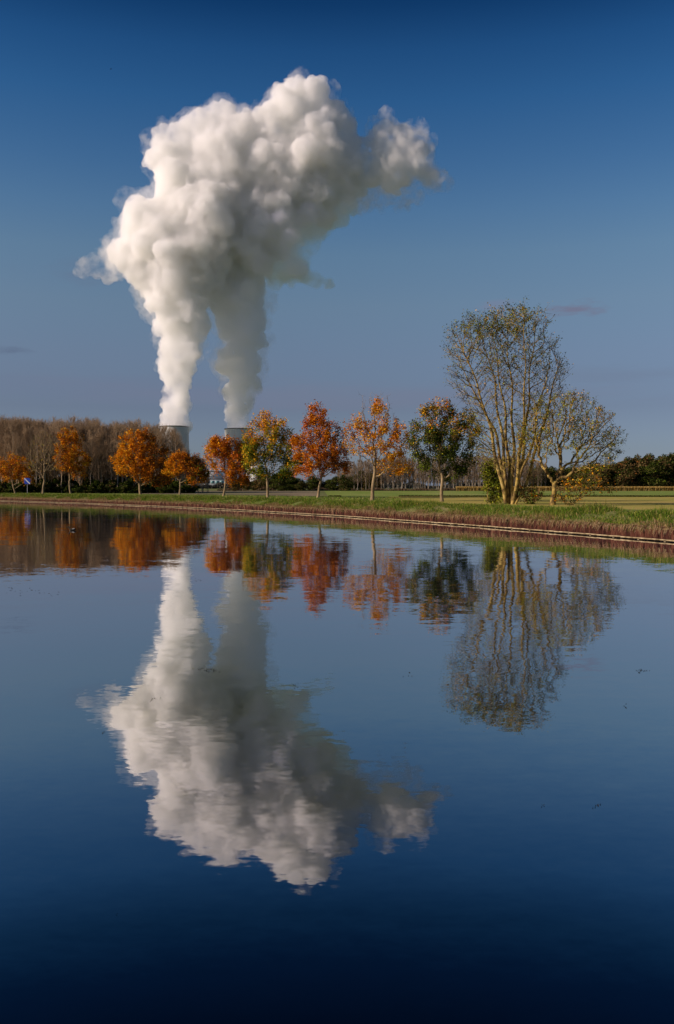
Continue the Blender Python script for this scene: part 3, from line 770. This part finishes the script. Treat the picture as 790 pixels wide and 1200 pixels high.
def steam_mat(name, dens, color=(.94,.945,.96), aniso=.2, het=None):
    m, nt, N, L, P = new_mat(name); N.remove(P)
    v = N.new('ShaderNodeVolumeScatter'); v.inputs['Color'].default_value = (*color,1); v.inputs['Density'].default_value = dens; v.inputs['Anisotropy'].default_value = aniso
    if het:
        g = N.new('ShaderNodeNewGeometry'); t = nz(N, L, 1/het[0], het[1], g.outputs['Position'], .62)
        mr = N.new('ShaderNodeMapRange'); mr.interpolation_type = 'SMOOTHSTEP'
        for k_, v_ in zip(('From Min','From Max','To Min','To Max'), (het[2], het[3], 0, dens)): mr.inputs[k_].default_value = v_
        L.new(t.outputs[0], mr.inputs[0]); L.new(mr.outputs[0], v.inputs['Density'])
    L.new(v.outputs[0], N['Material Output'].inputs['Volume']); return m
DENSE = steam_mat('dense_steam', .075, (.915,.912,.992), .1, (60., 6, .31, .62)); THIN = steam_mat('thin_steam', .022, het=(60., 4, .42, .68)); SHADE_TINTED = steam_mat('shade_tinted_steam', .042, (.62,.62,.90), .1, (90., 5, .32, .62))  # last material: the plume's shade is put into its dark blue-grey scatter colour
L1 = [(204.5,501,16),(204.5,494,17),(205,482,17.5),(205,470,18),(206,456,20),(206,442,21),(208,428,22),(209,414,24),(213,402,24,5),(214,388,25),(213,375,27),(212,362,30),(220,350,30),
      (206,345,34),(203,330,36),(212,318,42),(196,308,40),(190,292,34),(225,300,46),(207,282,44),(214,262,48),(235,272,50),(230,240,52),(246,215,55),(222,212,44),(208,200,36),
      (200,174,24),(196,192,24),(208,158,18),(225,154,22),(247,162,34),(268,160,38),(262,140,20),(240,142,20),(270,188,48),(285,160,30),(300,165,32),(300,205,46),
      (333,150,34,-12),(345,126,28,-12),(350,108,16,-12),(365,128,30,-12),(384,140,26,-8),(398,150,22,-5),(318,145,22,-12),(362,165,40,-6),(390,182,38),(402,205,32,6),
      (345,200,48,6),(318,235,46,6),(365,225,38,10),(290,250,44,8),(412,178,20,6),(405,160,16),
      (448,165,20),(470,168,20),(487,178,19),(495,195,14),(455,188,23),(476,196,24),(434,190,17,6),(462,208,20),(438,206,16,6),(500,205,12,4),(430,165,9)]
L1 += [(152,296,24),(166,284,32),(174,262,30),(176,318,30),(186,342,22)]
L1 = [(q[0], q[1], q[2]*(1.0 if q[1] < 250 else 1.13 if q[1] < 430 else 1.02), *q[3:]) for q in L1]
p1 = smoke('steam_plume', L1, TD, 900, DENSE, 4.2)
tag(p1, 'bright white steam column from the left cooling tower bending right into a billowing head', 'steam')
smoke('shade_tinted_haze', [(350,270,34,6),(335,300,34,10),(325,315,20,10),(352,315,18,20),(368,322,12,20),(386,327,7,20),(310,300,30,0),(380,250,26,10),(402,232,24,8),
      (338,245,36,4),(362,222,34,0),(312,270,36,0),(396,212,28,0),(345,262,36,6),(300,295,26,-6)], TD, 901, SHADE_TINTED, 5, 12, 5, p1, 1.2)  # thin steam and shaded underside, darkened by the material colour
smoke('wisp', [(156,298,28),(136,305,24),(118,308,18),(103,312,12),(94,318,8),(165,280,26),(172,322,22),(176,342,14)], TD, 902, THIN, 5, 12, 5, p1, 1.5, .95)
FR = steam_mat('fringe_steam', .028, het=(30., 5, .42, .70))
smoke('fringe', [(505,205,18,4),(518,214,10,4),(490,180,24,0),(470,225,18,4),(450,228,15,4),(452,160,26,0),(430,180,20,6),(422,205,26,8),(420,232,18,6),(470,190,32,0)], TD, 903, FR, 5, 12, 5, p1, 1.4, .95)
VEIL = steam_mat('veil_steam', .012, het=(34., 6, .40, .66))
smoke('veil', [(l[0], l[1], l[2]*.99+3, *l[3:]) for l in L1 if l[1] < 425], TD, 904, VEIL, 6, 14, 5, p1, 1.7, .90)
L2 = [(280,503,15),(280,496,15.5),(280,484,16.5),(281,470,19),(282,456,20.5),(283,442,22),(283,428,23),(283,414,24),(284,400,25),(284,386,25),(284,372,26),(282,358,28),(278,345,30),
      (272,334,28),(282,322,32),(270,318,28),(288,306,30),(275,300,32),(296,350,14),(300,372,12),(303,402,10),(262,345,16),(292,285,34),(262,290,34),(310,275,32)]
L2 = [(q[0], q[1], q[2]*(1.12 if q[1] < 440 else 1.02), *q[3:]) for q in L2]
p2 = smoke('steam_plume', L2, TD+85, 905, DENSE, 3.8)
tag(p2, 'grey shaded steam column from the right cooling tower rising into the other plume', 'steam')
smoke('veil', [(l[0], l[1], l[2]*.99+3, *l[3:]) for l in L2 if l[1] < 470], TD+85, 906, VEIL, 6, 14, 5, p2, 1.5, .90)

# --------------------------------------------------------------- small things
def lathe(prof, n=20):
    th = np.arange(n)/n*2*np.pi; V = np.array([[q*math.cos(t), q*math.sin(t), z] for q, z in prof for t in th]); a = np.arange(n); b = (a+1) % n
    return V, np.vstack([np.column_stack([a+j*n, b+j*n, b+(j+1)*n, a+(j+1)*n]) for j in range(len(prof)-1)])
def flat(name, col, rough=.5):
    return noise_mat(name, [(.3,tuple(c*.85 for c in col)),(.7,col)], 3, 3, rough, spec=.3)
bs = W(32.3,590,207); sg = empty('navigation_sign', (bs[0], 207, GZ), 'small blue board with a white diagonal stripe on a post', 'sign')
v, f = lathe([(.05,-.2),(.05,3.2),(.0,3.2)], 10); mesh_np('post', v, f, flat('galvanised', (.4,.4,.4)), sg)
S = .72; zc = 3.2
def plate(pts, y0, y1):
    n = len(pts); V = [(x, y0, z) for x, z in pts]+[(x, y1, z) for x, z in pts]
    F_ = [tuple(range(n)), tuple(range(2*n-1, n-1, -1))] + [(i, i+n, (i+1) % n+n, (i+1) % n) for i in range(n)]
    return V, F_
def poly_obj(name, V, F_, mat, parent):
    me = bpy.data.meshes.new(name); me.from_pydata([tuple(map(float, q)) for q in V], [], F_); me.materials.append(mat)
    import bmesh
    bm = bmesh.new(); bm.from_mesh(me); bmesh.ops.recalc_face_normals(bm, faces=bm.faces); bm.to_mesh(me); bm.free()
    return link(bpy.data.objects.new(name, me), parent)
k = .42*S
pts = [(-S,S),(S-k,S),(S-k*.3,S-k*.3),(S,S-k),(S,-S),(-S+k,-S),(-S+k*.3,-S+k*.3),(-S,-S+k)]
V, F_ = plate([(x, z+zc) for x, z in pts], -.09, -.06); poly_obj('board', V, F_, flat('sign_blue', (.02,.07,.5), .4), sg)
w_ = .13*S*1.4
V, F_ = plate([(-S,S+zc),(-S+w_*1.4,S+zc),(S,-S+w_*1.4+zc),(S,-S+zc),(S-w_*1.4,-S+zc),(-S,S-w_*1.4+zc)], -.105, -.093); poly_obj('stripe', V, F_, flat('sign_white', (.75,.78,.82), .4), sg)

def blob(chain, rad, sub=2):
    """one continuous skinned body from a tree of joints"""
    vs = [c[0] for c in chain]; es = [(i, c[1]) for i, c in enumerate(chain) if c[1] is not None]
    me = bpy.data.meshes.new('b'); me.from_pydata(vs, es, []); o = link(bpy.data.objects.new('b', me))
    sk = o.modifiers.new('s','SKIN'); 
    for i, q in enumerate(rad): me.skin_vertices[0].data[i].radius = (q, q) if not isinstance(q, tuple) else q
    me.skin_vertices[0].data[0].use_root = True
    o.modifiers.new('u','SUBSURF').levels = sub
    dg = bpy.context.evaluated_depsgraph_get(); m2 = bpy.data.meshes.new_from_object(o.evaluated_get(dg)); bpy.data.objects.remove(o); 
    for p in m2.polygons: p.use_smooth = True
    return m2
dk = W(85,621,60); duck = empty('duck', (dk[0], 60, 0), 'small dark duck swimming below the slim orange maple', 'duck')
me = blob([((0,0,.05),None),((.14,0,.06),0),((.25,0,.09),1),((-.14,0,.07),0),((-.22,0,.15),3),((-.24,0,.25),4),((-.29,0,.275),5)], [.1,.08,.02,.085,.045,.045,.035])
me.materials.append(noise_mat('duck_feathers', [(.35,(.02,.016,.012)),(.65,(.07,.05,.035))], 12, 4)); b_ = link(bpy.data.objects.new('body', me), duck)
v, f = lathe([(.0,0),(.018,.01),(.014,.06),(.002,.08)], 8); bk = mesh_np('beak', v, f, flat('beak_yellow', (.5,.4,.08)), duck); bk.rotation_euler = (0,math.radians(-98),0); bk.location = (-.31,0,.27)
V, F_ = plate([(-.02,.12),(.1,.17),(.2,.14),(.12,.09),(.0,.08)], -.098, -.09); poly_obj('wing', V, F_, flat('wing_pale', (.45,.42,.36)), duck)
def bird(px, py, d, label, rz):
    p = W(px, py, d); root = empty('flying_bird', p, label, 'bird', None, rz)
    me = blob([((0,0,0),None),((.14,0,.02),0),((.24,0,.03),1),((-.16,0,0),0),((-.3,0,.0),3)], [.06,.05,.03,.045,(.05,.012)],1)
    me.materials.append(M['bird']); link(bpy.data.objects.new('body', me), root)
    for s_ in (-1,1):
        V = [(.1,s_*.03,.02),(-.1,s_*.03,.02),(-.1,s_*.25,.11),(.08,s_*.25,.12),(-.02,s_*.5,.07),(-.09,s_*.5,.06)]
        F_ = [(0,1,2,3),(3,2,5,4)]; poly_obj('wing', V, F_, M['bird'], root)
M['bird'] = flat('crow_black', (.012,.012,.014))
bird(130,81,260,'tiny dark bird high in the blue sky left of the steam',.7)
bird(83,492,240,'tiny dark bird flying above the left hand wood',2.)
# scattered floating leaves and weed
r = np.random.default_rng(61); Vs = []; n = 0
PT = []
for px, py, k, sx in ((30,694,16,26),(12,690,6,10),(60,697,6,14),(240,786,26,20),(345,806,6,6),(755,787,14,8),(735,830,4,3),(480,792,5,6),(110,625,6,6),(700,950,8,12),(230,680,6,8),(620,720,6,10),(120,860,4,4),(178,822,5,5),(640,948,3,6)):
    for _ in range(k):
        a = px+r.normal(0,sx*.5); b = py+r.normal(0,1.6); dd_ = CAMZ*F/(b-571.5); PT.append([(a-395)/F*dd_, dd_, .004])
PT = np.array(PT); n = len(PT); az = r.uniform(0,6.28,n); sz = r.uniform(.010,.022,n)*(PT[:,1]/14).clip(.5,2)
a = np.column_stack([np.cos(az), np.sin(az), np.zeros(n)])*sz[:, None]; b = np.column_stack([-np.sin(az), np.cos(az), np.zeros(n)])*sz[:, None]*.5
V = np.stack([PT-a, PT+b, PT+a+np.array([0,0,.01]), PT-b], 1).reshape(-1,3)
fl = mesh_np('floating_leaves', V, np.arange(n*4).reshape(n,4), M['blade'], col=np.repeat(gpal(n,[(.03,.025,.015),(.06,.045,.02),(.1,.08,.05)],[3,2,1],r),4,0))
tag(fl, 'scattered dark leaves and weed floating on the canal', 'floating leaves', kind='stuff')

# ---------------------------------------------------------- sun, sky, camera
SUN_EL, SUN_AZ = math.radians(22), math.radians(255)      # azimuth clockwise from +Y
sd = Vector((math.sin(SUN_AZ)*math.cos(SUN_EL), math.cos(SUN_AZ)*math.cos(SUN_EL), math.sin(SUN_EL)))
sl = bpy.data.lights.new('sun', 'SUN'); sl.energy = 5.2; sl.angle = math.radians(.5); sl.color = (1,.80,.66)
so = link(bpy.data.objects.new('sun', sl)); so.rotation_euler = (-sd).to_track_quat('-Z','Y').to_euler(); so.location = (0,0,60)

wd = bpy.data.worlds.new("World"); sc.world = wd; wd.use_nodes = True
nt = wd.node_tree; N = nt.nodes; L = nt.links; bg = N['Background']
sk = N.new('ShaderNodeTexSky'); sk.sky_type = 'NISHITA'; sk.sun_disc = False; sk.sun_elevation = SUN_EL; sk.sun_rotation = SUN_AZ
bg.inputs[1].default_value = .1
def lin(c): return np.array([((v/255+.055)/1.055)**2.4 if v > 10 else v/255/12.92 for v in c])
SKY = [ # photograph row, nishita colour there, wanted colour
 (-300,(78,100,130),(4,30,66)),(4,(93,116,145),(16,58,106)),(60,(97,120,149),(32,78,129)),(120,(102,126,155),(45,93,144)),(200,(109,135,163),(66,109,154)),(250,(116,142,169),(82,121,160)),(300,(124,150,176),(98,131,163)),
 (360,(137,164,185),(110,138,165)),(420,(151,176,188),(114,136,162)),(480,(171,190,186),(116,133,155)),(530,(172,176,160),(120,133,151)),(575,(155,150,125),(122,130,145))]
tc = N.new('ShaderNodeTexCoord'); sx = N.new('ShaderNodeSeparateXYZ'); L.new(tc.outputs['Generated'], sx.inputs[0])
cr = N.new('ShaderNodeValToRGB'); e = cr.color_ramp.elements; st = []
for y, a, b in SKY:
    q = W(395, y, 1.); v = np.array([0, 1., q[2]-CAMZ]); v /= np.linalg.norm(v); st.append((max(0, v[2]), lin(b)/lin(a)))
st.sort(key=lambda t: t[0]); mxr = max(s[1].max() for s in st)
while len(e) < len(st): e.new(.5)
for el, (p_, c) in zip(e, st): el.position = p_; el.color = (*(c/mxr), 1)
L.new(sx.outputs[2], cr.inputs[0])
ml = N.new('ShaderNodeMixRGB'); ml.blend_type = 'MULTIPLY'; ml.inputs[0].default_value = 1; L.new(sk.outputs[0], ml.inputs[1]); L.new(cr.outputs[0], ml.inputs[2])
sc2 = N.new('ShaderNodeVectorMath'); sc2.operation = 'SCALE'; sc2.inputs[3].default_value = mxr; L.new(ml.outputs[0], sc2.inputs[0])
last = sc2.outputs[0]
# thin clouds: a few small distant ones and soft low bands
def cloud_patch(px, py, rx, ry, strength, col, last, nscale=(14,14,60), seed=0):
    c = W(px, py, 1.)-np.array([0,0,CAMZ]); c /= np.linalg.norm(c)
    sb = N.new('ShaderNodeVectorMath'); sb.operation = 'SUBTRACT'; L.new(tc.outputs['Generated'], sb.inputs[0]); sb.inputs[1].default_value = tuple(c)
    s2 = N.new('ShaderNodeVectorMath'); s2.operation = 'MULTIPLY'; L.new(sb.outputs[0], s2.inputs[0]); s2.inputs[1].default_value = (F/rx, F/rx, F/ry)
    ln = N.new('ShaderNodeVectorMath'); ln.operation = 'LENGTH'; L.new(s2.outputs[0], ln.inputs[0])
    mp = N.new('ShaderNodeMapping'); mp.inputs['Scale'].default_value = nscale; mp.inputs['Location'].default_value = (seed,seed,seed); L.new(tc.outputs['Generated'], mp.inputs[0])
    t = nz(N, L, 1, 5, mp.outputs[0]); a = math_n(N, L, 'SUBTRACT', 1.0, ln.outputs['Value']); 
    b = math_n(N, L, 'ADD', a, math_n(N, L, 'MULTIPLY', math_n(N, L, 'SUBTRACT', t.outputs[0], .5), 2.2))
    mr = N.new('ShaderNodeMapRange'); mr.interpolation_type = 'SMOOTHSTEP'; mr.inputs['From Min'].default_value = 0; mr.inputs['From Max'].default_value = .9; mr.inputs['To Max'].default_value = strength
    L.new(b, mr.inputs[0])
    fac = math_n(N, L, 'MULTIPLY', mr.outputs[0], math_n(N, L, 'GREATER_THAN', math_n(N, L, 'SUBTRACT', 1.9, ln.outputs['Value']), 0))
    mx = N.new('ShaderNodeMixRGB'); L.new(fac, mx.inputs[0]); L.new(last, mx.inputs[1]); mx.inputs[2].default_value = (*(lin(col)/.1), 1)
    return mx.outputs[0]
last = cloud_patch(672,362,40,10,.95,(112,117,141), last, (30,30,120), 3)
last = cloud_patch(580,358,42,8,.7,(116,128,154), last, (30,30,120), 5)
last = cloud_patch(14,411,24,8,.7,(94,109,134), last, (30,30,110), 1)
last = cloud_patch(90,320,60,16,.25,(100,110,135), last, (20,20,70), 9)
last = cloud_patch(430,468,420,26,.45,(116,122,145), last, (5,5,40), 12)
last = cloud_patch(120,452,260,22,.4,(108,121,146), last, (5,5,40), 15)
last = cloud_patch(700,440,220,14,.35,(110,123,147), last, (6,6,50), 18)
L.new(last, bg.inputs[0])

cam = bpy.data.cameras.new('camera'); co = link(bpy.data.objects.new('camera', cam)); sc.camera = co
cam.sensor_fit = 'VERTICAL'; cam.sensor_height = 36; cam.lens = 30; cam.clip_start = .1; cam.clip_end = 30000
co.location = (0,0,CAMZ); co.rotation_euler = (math.radians(90)-PITCH, 0, 0)
sc.view_settings.view_transform = 'Standard'; sc.view_settings.look = 'None'; sc.view_settings.exposure = 0; sc.view_settings.gamma = 1
cy = sc.cycles
cy.max_bounces = 24; cy.diffuse_bounces = 3; cy.glossy_bounces = 3; cy.transmission_bounces = 4; cy.volume_bounces = 14; cy.transparent_max_bounces = 16
cy.volume_step_rate = STEP; cy.volume_max_steps = 512
cy.caustics_reflective = False; cy.caustics_refractive = False; cy.use_denoising = True
